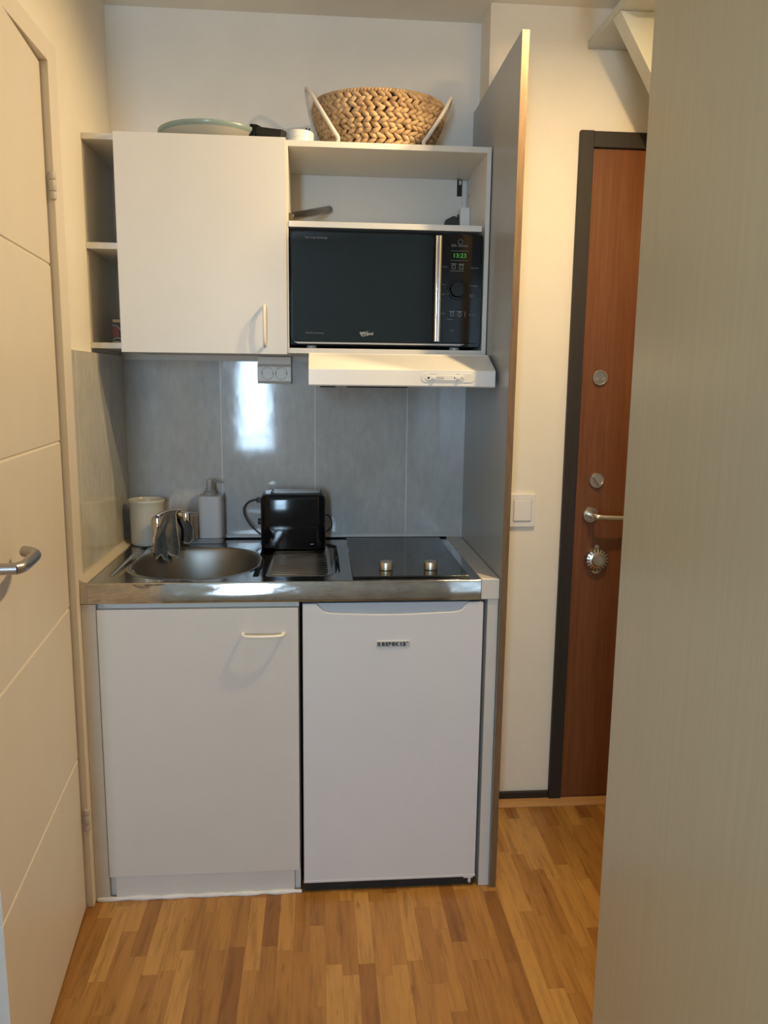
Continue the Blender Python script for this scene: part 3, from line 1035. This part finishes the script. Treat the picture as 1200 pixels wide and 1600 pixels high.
part('fan_symbol', bm, 'ink', pl_, smooth=False)
for x_ in (.870, .875, .880, .885, .938, .943):
    bm = BM(); addbox(bm, x_ - .0008, x_ + .0008, .0899, .0904, 1.4060, 1.4078)
    part('scale_mark', bm, 'ink', pl_, smooth=False)
for xa, xb in ((.884, .904), (.948, .956)):
    bm = BM(); addprism(bm, rrect(xa, xb, 1.3938, 1.4002, .002, 4), (0, .0884, 0), X, Z, -Y, .0006)
    part('slider_slot', bm, 'plastic_grey', pl_, smooth=False)

# double socket hanging below the cabinet
so = thing('double_socket', 'grey white double wall socket on the tiles below the cabinet', 'socket', (.443, .55, 1.376))
bm = BM()
addprism(bm, [(.567, 1.376), (.542, 1.376), (.530, 1.384), (.530, 1.428), (.540, 1.436), (.540, 1.4590), (.567, 1.4590)], (.3905, 0, 0), Y, Z, X, .1035)
part('housing', bm, 'sock_face', so, bevel=.0015, angle=20)
for x_ in (.4215, .4635):
    bm = BM()
    addlathe(bm, [(0, -.010), (.0150, -.010), (.0165, .0), (.0180, .0014), (.0195, 0), (.0195, -.004)], (x_, .5300, 1.4075), (0, -1, 0), 36)
    op = part('outlet', bm, 'plastic_white', so)
    bm = BM()
    addcyl(bm, (x_ - .0, .5395, 1.4115), (x_ - .0, .5370, 1.4115), .0034, seg=12)
    addbox(bm, x_ - .0175, x_ - .0155, .5290, .5310, 1.4045, 1.4105)
    addbox(bm, x_ + .0155, x_ + .0175, .5290, .5310, 1.4045, 1.4105)
    addcyl(bm, (x_ - .0, .5395, 1.4030), (x_ - .0, .5380, 1.4030), .0022, seg=12)
    part('contact_hole', bm, 'ink', op)

# toaster
ts = thing('toaster', 'black two slot toaster standing on the drainer', 'toaster', (.5, .455, H))
tz = H + .0012
x0, x1, y0, y1, h = .4020, .6005, .392, .530, .1665
bm = BM()
levels = [(0.0, .004), (.003, .0008), (.012, 0.0), (h - .020, .0), (h - .012, .0012), (h - .005, .0045), (h - .001, .010), (h, .017)]
rings = []
for z_, ins in levels:
    pr = rrect(x0 + ins, x1 - ins, y0 + ins, y1 - ins, .030 - ins * .4, 8)
    rings.append([bm.verts.new((a, b, tz + z_)) for a, b in pr])
for a, b in zip(rings, rings[1:]):
    for i in range(len(a)):
        j = (i + 1) % len(a)
        bm.faces.new((a[i], a[j], b[j], b[i]))
bm.faces.new(list(reversed(rings[0]))); bm.faces.new(rings[-1])
part('body', bm, 'black', ts, angle=28)
bm = BM()
sx0, sx1 = .4330, .5890
addprism(bm, rrect(sx0, sx1, .416, .506, .008), (0, 0, tz + h - .001), X, Y, Z, .0035)
part('top_plate', bm, 'black_matte', ts, bevel=.0008)
for yy in (.442, .480):
    bm = BM()
    bw = .0035
    addbox(bm, sx0 + .006, sx1 - .006, yy - .014, yy - .014 + bw, tz + h, tz + h + .0045)
    addbox(bm, sx0 + .006, sx1 - .006, yy + .014 - bw, yy + .014, tz + h, tz + h + .0045)
    addbox(bm, sx0 + .006, sx0 + .006 + bw, yy - .014, yy + .014, tz + h, tz + h + .0045)
    addbox(bm, sx1 - .006 - bw, sx1 - .006, yy - .014, yy + .014, tz + h, tz + h + .0045)
    part('bread_slot', bm, 'chrome', ts, 'steel framed bread slot', bevel=.0006)
bm = BM()
addprism(bm, rrect(.388, .406, .442, .474, .004), (0, 0, tz + .135), X, Y, Z, .014)
part('lever', bm, 'black_matte', ts, bevel=.0015)
bm = BM(); addcyl(bm, (.4045, .458, tz + .075), (.391, .458, tz + .075), .0095, bev=.001, seg=20)
part('browning_knob', bm, 'black_matte', ts)
bm = BM()
addtube(bm, smooth_path([(.404, .520, tz + .128), (.390, .528, tz + .131), (.372, .532, tz + .130), (.352, .534, tz + .120), (.341, .535, tz + .101), (.345, .534, tz + .078), (.362, .530, tz + .050), (.385, .526, tz + .028), (.404, .522, tz + .014)], 8), .0030, 10)
part('power_cord', bm, 'black_matte', ts, 'thin black cord looped at the left side')
bm = BM()
addtube(bm, smooth_path([(.598, .505, tz + .088), (.611, .512, tz + .082), (.619, .515, tz + .066), (.618, .515, tz + .047), (.608, .512, tz + .034), (.598, .508, tz + .028)], 8), .0028, 10)
part('power_cord', bm, 'black_matte', ts, 'thin black cord showing at the right side')
bm = BM(); addbox(bm, .553, .563, y0 - .0014, y0 + .001, tz + .0145, tz + .0165)
part('emblem', bm, 'print', ts, 'tiny grey mark', smooth=False)

# ================================================================ SMALL THINGS
# tap
tp_ = thing('tap', 'chrome mixer tap at the back left of the sink', 'tap', (.096, .412, H))
bm = BM()
tx, ty = .0960, .4120
addlathe(bm, [(0, 0), (.0235, 0), (.0235, .004), (.0185, .008), (.0180, .055), (.0185, .060), (.0195, .072), (.0195, .088), (.017, .098), (.010, .104), (0, .1055)], (tx, ty, H + .0003), (0, 0, 1), 36)
part('tap_body', bm, 'chrome', tp_)
bm = BM()
addtube(bm, smooth_path([(tx + .008, ty - .008, H + .080), (tx + .030, ty - .022, H + .098), (tx + .058, ty - .038, H + .111), (tx + .085, ty - .052, H + .113), (tx + .0985, ty - .058, H + .111)], 8), lambda t_: .0125 - .0015 * t_, 18)
addcyl(bm, (tx + .0935, ty - .056, H + .122), (tx + .0950, ty - .057, H + .0945), .0125, bev=.002, seg=28)
part('spout', bm, 'chrome', tp_)
bm = BM()
addtube(bm, smooth_path([(tx - .004, ty + .002, H + .096), (tx + .004, ty + .002, H + .105), (tx + .022, ty + .008, H + .112), (tx + .046, ty + .016, H + .116), (tx + .070, ty + .022, H + .117)], 8), lambda t_: .0105 - .004 * t_, 16, flat=.7)
part('lever', bm, 'chrome', tp_)

# cloth over the spout
bm = BM()
A0 = Vector((tx + .030, ty - .021, H + .1145)); A1 = Vector((tx + .073, ty - .046, H + .1275))
axis = (A1 - A0); side = Vector((axis.y, -axis.x, 0)).normalized()
if side.y > 0:
    side = -side
NU, NV = 64, 76
rr = .0158
an_ = axis.normalized()
grid = []
for iu in range(NU + 1):
    u_ = iu / NU
    row_ = []
    zig = abs(((u_ * 2.3 + .15) % 1.0) * 2 - 1)
    lenf = .136 + .036 * zig - .018 * u_
    lenb = .100 + .020 * abs(((u_ * 1.7 + .6) % 1.0) * 2 - 1)
    for iv in range(NV + 1):
        v_ = -1 + 2 * iv / NV
        c0 = A0 + axis * u_
        al = abs(v_) * (lenf if v_ > 0 else lenb)
        if al < rr * 1.45:
            an = al / rr
            off_ = rr * math.sin(an); dz = rr * math.cos(an) - rr
        else:
            off_ = rr * math.sin(1.45); dz = rr * math.cos(1.45) - rr - (al - rr * 1.45)
        hang = sstep(.014, .075, al)
        ph = 0.4 if v_ > 0 else 2.2
        tri = math.asin(math.sin(u_ * 12.5 + ph)) / (PI / 2)
        fold = hang * (.0150 * tri + .0040 * math.sin(u_ * 31 + al * 40 + ph))
        spread = hang * (u_ - .30) * .030
        p = c0 + side * ((off_ + hang * .014 + fold) * (1 if v_ >= 0 else -1)) + an_ * (spread - fold * .25) + Z * dz
        row_.append(bm.verts.new(p))
    grid.append(row_)
for iu in range(NU):
    for iv in range(NV):
        fc = bm.faces.new((grid[iu][iv], grid[iu + 1][iv], grid[iu + 1][iv + 1], grid[iu][iv + 1]))
        if iv < 2 or iv >= NV - 2 or iu < 2 or iu >= NU - 2:
            fc.material_index = 1
cl = obj('dishcloth', bm, ['cloth', 'hem'], None, angle=180)
so_ = cl.modifiers.new('thick', 'SOLIDIFY'); so_.thickness = .0020; so_.offset = 0
tag(cl, 'grey microfibre cloth with pale hems hung over the tap', 'cloth')

# ribbed crock
ck = thing('utensil_crock', 'cream ribbed stoneware pot in the corner behind the sink', 'pot', (.0465, .492, H))
cx_, cy_ = .0475, .4900
def ribs(r, h_, a):
    return r * (1 - .030 * (0.5 - 0.5 * math.cos(a * 40)) * (1 if .008 < h_ < .118 else 0))
bm = BM()
addlathe(bm, [(0, 0), (.0455, 0), (.0485, .003), (.0495, .009), (.0512, .118), (.0518, .126), (.0535, .131), (.0548, .136), (.0545, .140), (.0530, .1415), (.0510, .139), (.0485, .130), (.0475, .02), (0, .016)], (cx_, cy_, H + .0004), (0, 0, 1), 160, rfun=ribs)
part('pot_body', bm, 'stoneware', ck, angle=60)

# soap dispenser with side tray
sd = thing('soap_dispenser', 'grey white soap dispenser with side tray in front of the tiles', 'soap dispenser', (.22, .515, H))
sy = .518
bm = BM()
addprism(bm, rrect(.1450, .2785, sy - .033, sy + .033, .014), (0, 0, H + .0003), X, Y, Z, .016)
part('base_tray', bm, 'soap_base', sd, 'darker grey base', bevel=.001)
bm = BM()
addprism(bm, rrect(.2030, .2785, sy - .034, sy + .034, .016, 8), (0, 0, H + .0165), X, Y, Z, .134)
part('bottle', bm, 'soap', sd, bevel=.003)
bm = BM()
pr_o = rrect(.1450, .2028, sy - .034, sy + .034, .008, 5)
pr_i = rrect(.1500, .1990, sy - .029, sy + .029, .006, 5)
z0_, z1_ = H + .0165, H + .0915
rings = [[bm.verts.new((a, b, zq)) for a, b in pr] for pr, zq in ((pr_o, z0_), (pr_o, z1_), (pr_i, z1_), (pr_i, z1_ - .05))]
for a, b in zip(rings, rings[1:]):
    for i in range(len(a)):
        j = (i + 1) % len(a)
        bm.faces.new((a[i], a[j], b[j], b[i]))
bm.faces.new(list(reversed(rings[0]))); bm.faces.new(rings[-1])
part('sponge_tray', bm, 'soap', sd, bevel=.001)
bm = BM()
addlathe(bm, [(0, 0), (.0190, 0), (.0190, .010), (.0150, .013), (.0130, .014), (.0130, .022), (.0118, .023), (.0118, .046), (.0108, .0485), (0, .0488)], (.2385, sy, H + .1505), (0, 0, 1), 32)
addtube(bm, smooth_path([(.240, sy, H + .1935), (.258, sy - .001, H + .1932), (.2785, sy - .002, H + .1905)], 6), lambda t_: .0052 - .0014 * t_, 12, flat=.8)
part('pump', bm, 'soap_pump', sd, 'grey pump head with nozzle')

# small packet in the left niche
pk = thing('food_packet', 'small printed food packet standing in the left open shelf', 'packet', (.020, .36, 1.4826))
bm = BM(); addbox(bm, .0025, .0455, .345, .385, 1.4828, 1.552)
part('packet_box', bm, 'dark_print', pk, bevel=.001)
bm = BM(); addbox(bm, .0055, .0450, .3435, .3449, 1.5415, 1.5495)
part('packet_label', bm, 'paper', pk, 'pale printed label')
bm = BM(); addbox(bm, .0030, .0450, .3440, .3449, 1.4860, 1.4900)
part('packet_band', bm, 'paper', pk, 'pale printed band')
bm = BM()
addprism(bm, rrect(.0045, .0230, 1.500, 1.529, .006), (0, .3440, 0), X, Z, -Y, .0006)
part('packet_print', bm, 'red', pk, 'dark red print')
bm = BM()
addtube(bm, smooth_path([(.004, .3436, 1.534), (.016, .3436, 1.531), (.028, .3436, 1.520), (.036, .3436, 1.505)], 5), .0009, 6)
addtube(bm, smooth_path([(.004, .3436, 1.494), (.018, .3436, 1.499), (.034, .3436, 1.493)], 5), .0011, 6)
part('packet_line', bm, 'plastic_grey', pk)

# steel tube leaning on the upper shelf
bm = BM()
a_, b_ = Vector((.5035, .288, 1.8255)), Vector((.6130, .5500, 1.9010))
addcyl(bm, a_, b_, .0108, bev=.0015, seg=28)
tag(obj('steel_tube', bm, 'tube', None), 'brushed steel tube leaning on the open upper shelf', 'tube')
# white box and dark cord beside it
bm = BM(); addbox(bm, 1.0075, 1.0365, .50, .548, 1.8123, 1.9085)
tag(obj('white_block', bm, 'white_edge', None, bevel=.0012), 'small white box in the right corner of the upper shelf', 'box')
bm = BM()
addprism(bm, [(.955, 0), (1.0068, 0), (1.0068, .066), (1.0045, .082), (1.0015, .068), (.996, .0725), (.989, .0735), (.978, .068), (.966, .062)], (0, .515, 1.8123), X, Z, Y, .028)
tag(obj('dark_pouch', bm, 'black_matte', None, bevel=.003), 'low black bundle beside the white box on the upper shelf', 'bundle')

# ---------------------------------------------------------------- on top of the wall cabinet
ZT = zt + .0022
# basket
bk = thing('woven_basket', 'woven water hyacinth basket on top of the wall cabinet', 'basket', (.7515, .425, zt))
bcx, bcy = .7515, .4250
def bas(hh):
    """half width factor at height"""
    pts_ = [(0, .122), (.015, .134), (.045, .155), (.075, .172), (.105, .1815), (.125, .1835), (.140, .1810)]
    for (h0, r0), (h1, r1) in zip(pts_, pts_[1:]):
        if hh <= h1:
            t_ = (hh - h0) / (h1 - h0)
            return r0 + (r1 - r0) * t_
    return pts_[-1][1]
KY = .78
bm = BM()
prf = [(0, .002)] + [(bas(hh) - .008, hh + .002) for hh in (0, .015, .045, .075, .105, .125, .138)] + [(bas(.138) - .016, .138), (bas(.1) - .018, .1), (bas(.03) - .02, .03), (0, .012)]
addlathe(bm, prf, (bcx, bcy, zt), (0, 0, 1), 64, sy=KY)
part('basket_wall', bm, 'basket_in', bk, 'dark inner wall')
def puff(b, c, ax_l, ax_w, ax_n, l, w_, th):
    n1, n2 = 8, 8
    rings_ = []
    for i in range(n1 + 1):
        s_ = -1 + 2 * i / n1
        pr_ = max(0.0, (1 - abs(s_) ** 1.8)) ** 0.75
        cc = c + ax_l * (l * s_) 
        if i in (0, n1):
            rings_.append([b.verts.new(cc - ax_n * th * .35)])
        else:
            rings_.append([b.verts.new(cc + ax_w * (w_ * pr_ * math.cos(2 * PI * k / n2)) + ax_n * (th * pr_ * math.sin(2 * PI * k / n2) - th * .35 * s_ * s_)) for k in range(n2)])
    for a, c2 in zip(rings_, rings_[1:]):
        for k in range(n2):
            j = (k + 1) % n2
            if len(a) == 1:
                b.faces.new((a[0], c2[k], c2[j]))
            elif len(c2) == 1:
                b.faces.new((a[j], a[k], c2[0]))
            else:
                b.faces.new((a[j], a[k], c2[k], c2[j]))
bm = BM()
random.seed(11)
rows = 11
for r_ in range(rows):
    hh = .008 + r_ * .0119
    rad = bas(hh)
    per = PI * (3 * (rad + rad * KY) - math.sqrt((3 * rad + rad * KY) * (rad + 3 * rad * KY)))
    n_ = int(per / .0200)
    for k in range(n_):
        a = 2 * PI * (k + .5 * (r_ % 2)) / n_ + random.uniform(-.02, .02)
        p = Vector((bcx + rad * math.cos(a), bcy + rad * KY * math.sin(a), zt + hh + random.uniform(-.001, .001)))
        tng = Vector((-math.sin(a), KY * math.cos(a), 0)).normalized()
        slope = (bas(min(.139, hh + .008)) - bas(max(0, hh - .008))) / .016
        nrm = Vector((math.cos(a), math.sin(a) / KY, 0)).normalized()
        upv = (Z + nrm * slope).normalized()
        nrm = tng.cross(upv).normalized()
        if nrm.dot(Vector((math.cos(a), math.sin(a), 0))) < 0:
            nrm = -nrm
        sg = 1 if r_ % 2 else -1
        an = sg * math.radians(random.uniform(24, 36))
        al_ = (tng * math.cos(an) + upv * math.sin(an)).normalized()
        aw_ = nrm.cross(al_).normalized()
        puff(bm, p + nrm * .001, al_, aw_, nrm, .0178 * random.uniform(.9, 1.1), .0073 * random.uniform(.88, 1.12), .0075)
part('weave', bm, 'hyacinth', bk, angle=180)
bm = BM()
rad = bas(.140)
n_ = 120
for k in range(n_):
    a = 2 * PI * k / n_
    p = Vector((bcx + rad * math.cos(a), bcy + rad * KY * math.sin(a), zt + .1385))
    tng = Vector((-math.sin(a), KY * math.cos(a), 0)).normalized()
    al_ = (tng * .75 + Z * .66).normalized()
    nrm = Vector((math.cos(a), math.sin(a), 0))
    aw_ = nrm.cross(al_).normalized()
    puff(bm, p, al_, aw_, nrm, .0088, .0052, .0062)
part('rim', bm, 'hyacinth', bk, angle=180)
bm = BM()
hl = [(.655, .333, .0075), (.632, .326, .030), (.602, .330, .075), (.579, .345, .115), (.560, .375, .152), (.549, .410, .176), (.5465, .435, .176),
      (.553, .470, .145), (.566, .500, .105), (.590, .520, .055), (.620, .525, .010)]
hr = [(.640, .53, .0070), (.86, .53, .0070), (.892, .52, .022), (.925, .505, .075), (.944, .480, .120), (.957, .450, .155), (.9575, .425, .165), (.952, .395, .158),
      (.930, .350, .115), (.902, .328, .068), (.872, .326, .026), (.850, .333, .0075)]
addtube(bm, [Vector((a, b, zt + c)) for a, b, c in smooth_path([Vector(q_) for q_ in hl + hr], 7, closed=True)], .0056, 12, closed=True)
part('handle', bm, 'cord_white', bk, 'white corded handle loop')

# frying pan
fp = thing('frying_pan', 'pale green shallow pan with black handle on the cabinet', 'pan', (.285, .41, ZT))
pcx, pcy = .2830, .4130
bm = BM()
addlathe(bm, [(0, .0005), (.085, .0005), (.105, .004), (.128, .015), (.142, .029), (.1405, .0295), (.126, .017), (.10, .007), (0, .004)], (pcx, pcy, ZT), (0, 0, 1), 96)
part('pan_body', bm, 'pan_out', fp)
bm = BM()
addlathe(bm, [(.1420, .0290), (.1465, .0335), (.1480, .0385), (.1475, .0415), (.1455, .0415), (.1435, .035), (.1405, .0295), (.1420, .0290)], (pcx, pcy, ZT), (0, 0, 1), 96)
part('rim', bm, 'pan_rim', fp, 'teal grey rim')
bm = BM()
ha, hb_ = Vector((pcx + .118, pcy - .070, ZT + .0375)), Vector((.488, .290, ZT + .0150))
dd = (hb_ - ha).normalized(); ss = Vector((-dd.y, dd.x, 0)).normalized(); uu = dd.cross(ss).normalized()
if uu.z < 0:
    uu = -uu
addprism(bm, rrect(-.0125, .0125, -.0115, .0115, .006), ha, ss, uu, dd, (hb_ - ha).length)
part('handle', bm, 'black_matte', fp, 'black plastic handle', bevel=.002)
bm = BM(); addprism(bm, rrect(-.0150, .0150, -.018, .016, .005), ha - dd * .002, ss, uu, dd, .022)
part('handle_bracket', bm, 'black', fp, bevel=.002)

# white round tin
wtn = thing('white_tin', 'flat white round tin between pan handle and basket', 'tin', (.530, .345, ZT))
bm = BM()
addlathe(bm, [(0, 0), (.0355, 0), (.0375, .002), (.0375, .012), (.0365, .0125), (.0365, .0145), (.0375, .015), (.0375, .031), (.036, .0330), (0, .0332)], (.5300, .3250, zt + .0003), (0, 0, 1), 48)
part('tin_body', bm, 'plastic_white', wtn)
for qa, qb in (((.545, .305, zt + .033), (.549, .303, zt + .041)), ((.551, .312, zt + .033), (.557, .310, zt + .042))):
    bm = BM(); addtube(bm, [qa, qb], .0022, 8)
    part('prong', bm, 'black_matte', wtn, 'tiny dark prong')

# ---------------------------------------------------------------- hall things
sw = thing('light_switch', 'square white light switch on the cream wall', 'light switch', (1.2185, EY, .938))
bm = BM(); addprism(bm, rrect(1.1760, 1.2600, .9380, 1.0430, .005), (0, EY, 0), X, Z, -Y, .009)
part('frame_plate', bm, 'plastic_white', sw, bevel=.002)
bm = BM(); addprism(bm, rrect(1.1900, 1.2450, .9580, 1.0240, .003), (0, EY - .008, 0), X, Z, -Y, .005)
part('rocker', bm, 'plastic_white', sw, bevel=.0015)
bm = BM(); addprism(bm, rrect(1.1875, 1.2475, .9555, 1.0265, .004), (0, EY - .0088, 0), X, Z, -Y, .0008)
part('rocker_gap', bm, 'plastic_grey', sw)

hs = thing('hall_shelf', 'pale grey shelf with triangular bracket above the entrance door', 'shelf', (1.66, .25, 0))
bm = BM(); addbox(bm, 1.357, 1.665, -.02, EY - .001, 2.342, 2.364)
part('shelf_board', bm, 'shelf_grey', hs, bevel=.001)
bm = BM()
addprism(bm, [(1.360, 2.3415), (1.645, 2.3415), (1.645, 1.880)], (0, .196, 0), X, Z, Y, .055)
part('bracket', bm, 'shelf_grey', hs, bevel=.001)
bm = BM(); addbox(bm, 1.645, 1.665, .05, EY - .020, 0, 2.3418)
part('upright', bm, 'shelf_grey', hs, bevel=.001)

# small hanging lamps of the hall
for i_, ((lx, ly, lz), pw_, aim, cone, blend) in enumerate(LAMPS):
    lamp = thing('ceiling_lamp', ('small warm spot hanging by the top of the kitchen end panel', 'small warm lamp hanging by the wardrobe edge')[i_], 'lamp', (lx, ly, CEIL), 'hanging hall lamps')
    ax = Vector(aim).normalized()
    lp = Vector((lx, ly, lz))
    bm = BM()
    addlathe(bm, [(0, 0), (.040, 0), (.040, -.014), (.036, -.018), (0, -.018)], (lx, ly, CEIL), (0, 0, 1), 36)
    part('ceiling_rose', bm, 'plastic_white', lamp)
    bm = BM(); addcyl(bm, lp - ax * .024, (lx, ly, CEIL - .017), .006, seg=14)
    part('stem', bm, 'plastic_white', lamp)
    bm = BM()
    addlathe(bm, [(0, .036), (.022, .036), (.034, .028), (.038, .003), (.038, .0), (.035, .0), (.034, .006), (0, .006)], lp, -ax, 36)
    part('shade', bm, 'plastic_white', lamp)
    if cone:
        PL = bpy.data.lights.new('hall_light', 'SPOT')
        PL.spot_size = math.radians(cone); PL.spot_blend = blend; PL.shadow_soft_size = .010
    else:
        PL = bpy.data.lights.new('hall_light', 'AREA')
        PL.shape = 'DISK'; PL.size = .04
    PL.energy = pw_; PL.color = LAMP_COL
    po = bpy.data.objects.new('hall_light', PL); COL.objects.link(po)
    po.location = lp + ax * .003
    po.rotation_euler = ax.to_track_quat('-Z', 'Y').to_euler()
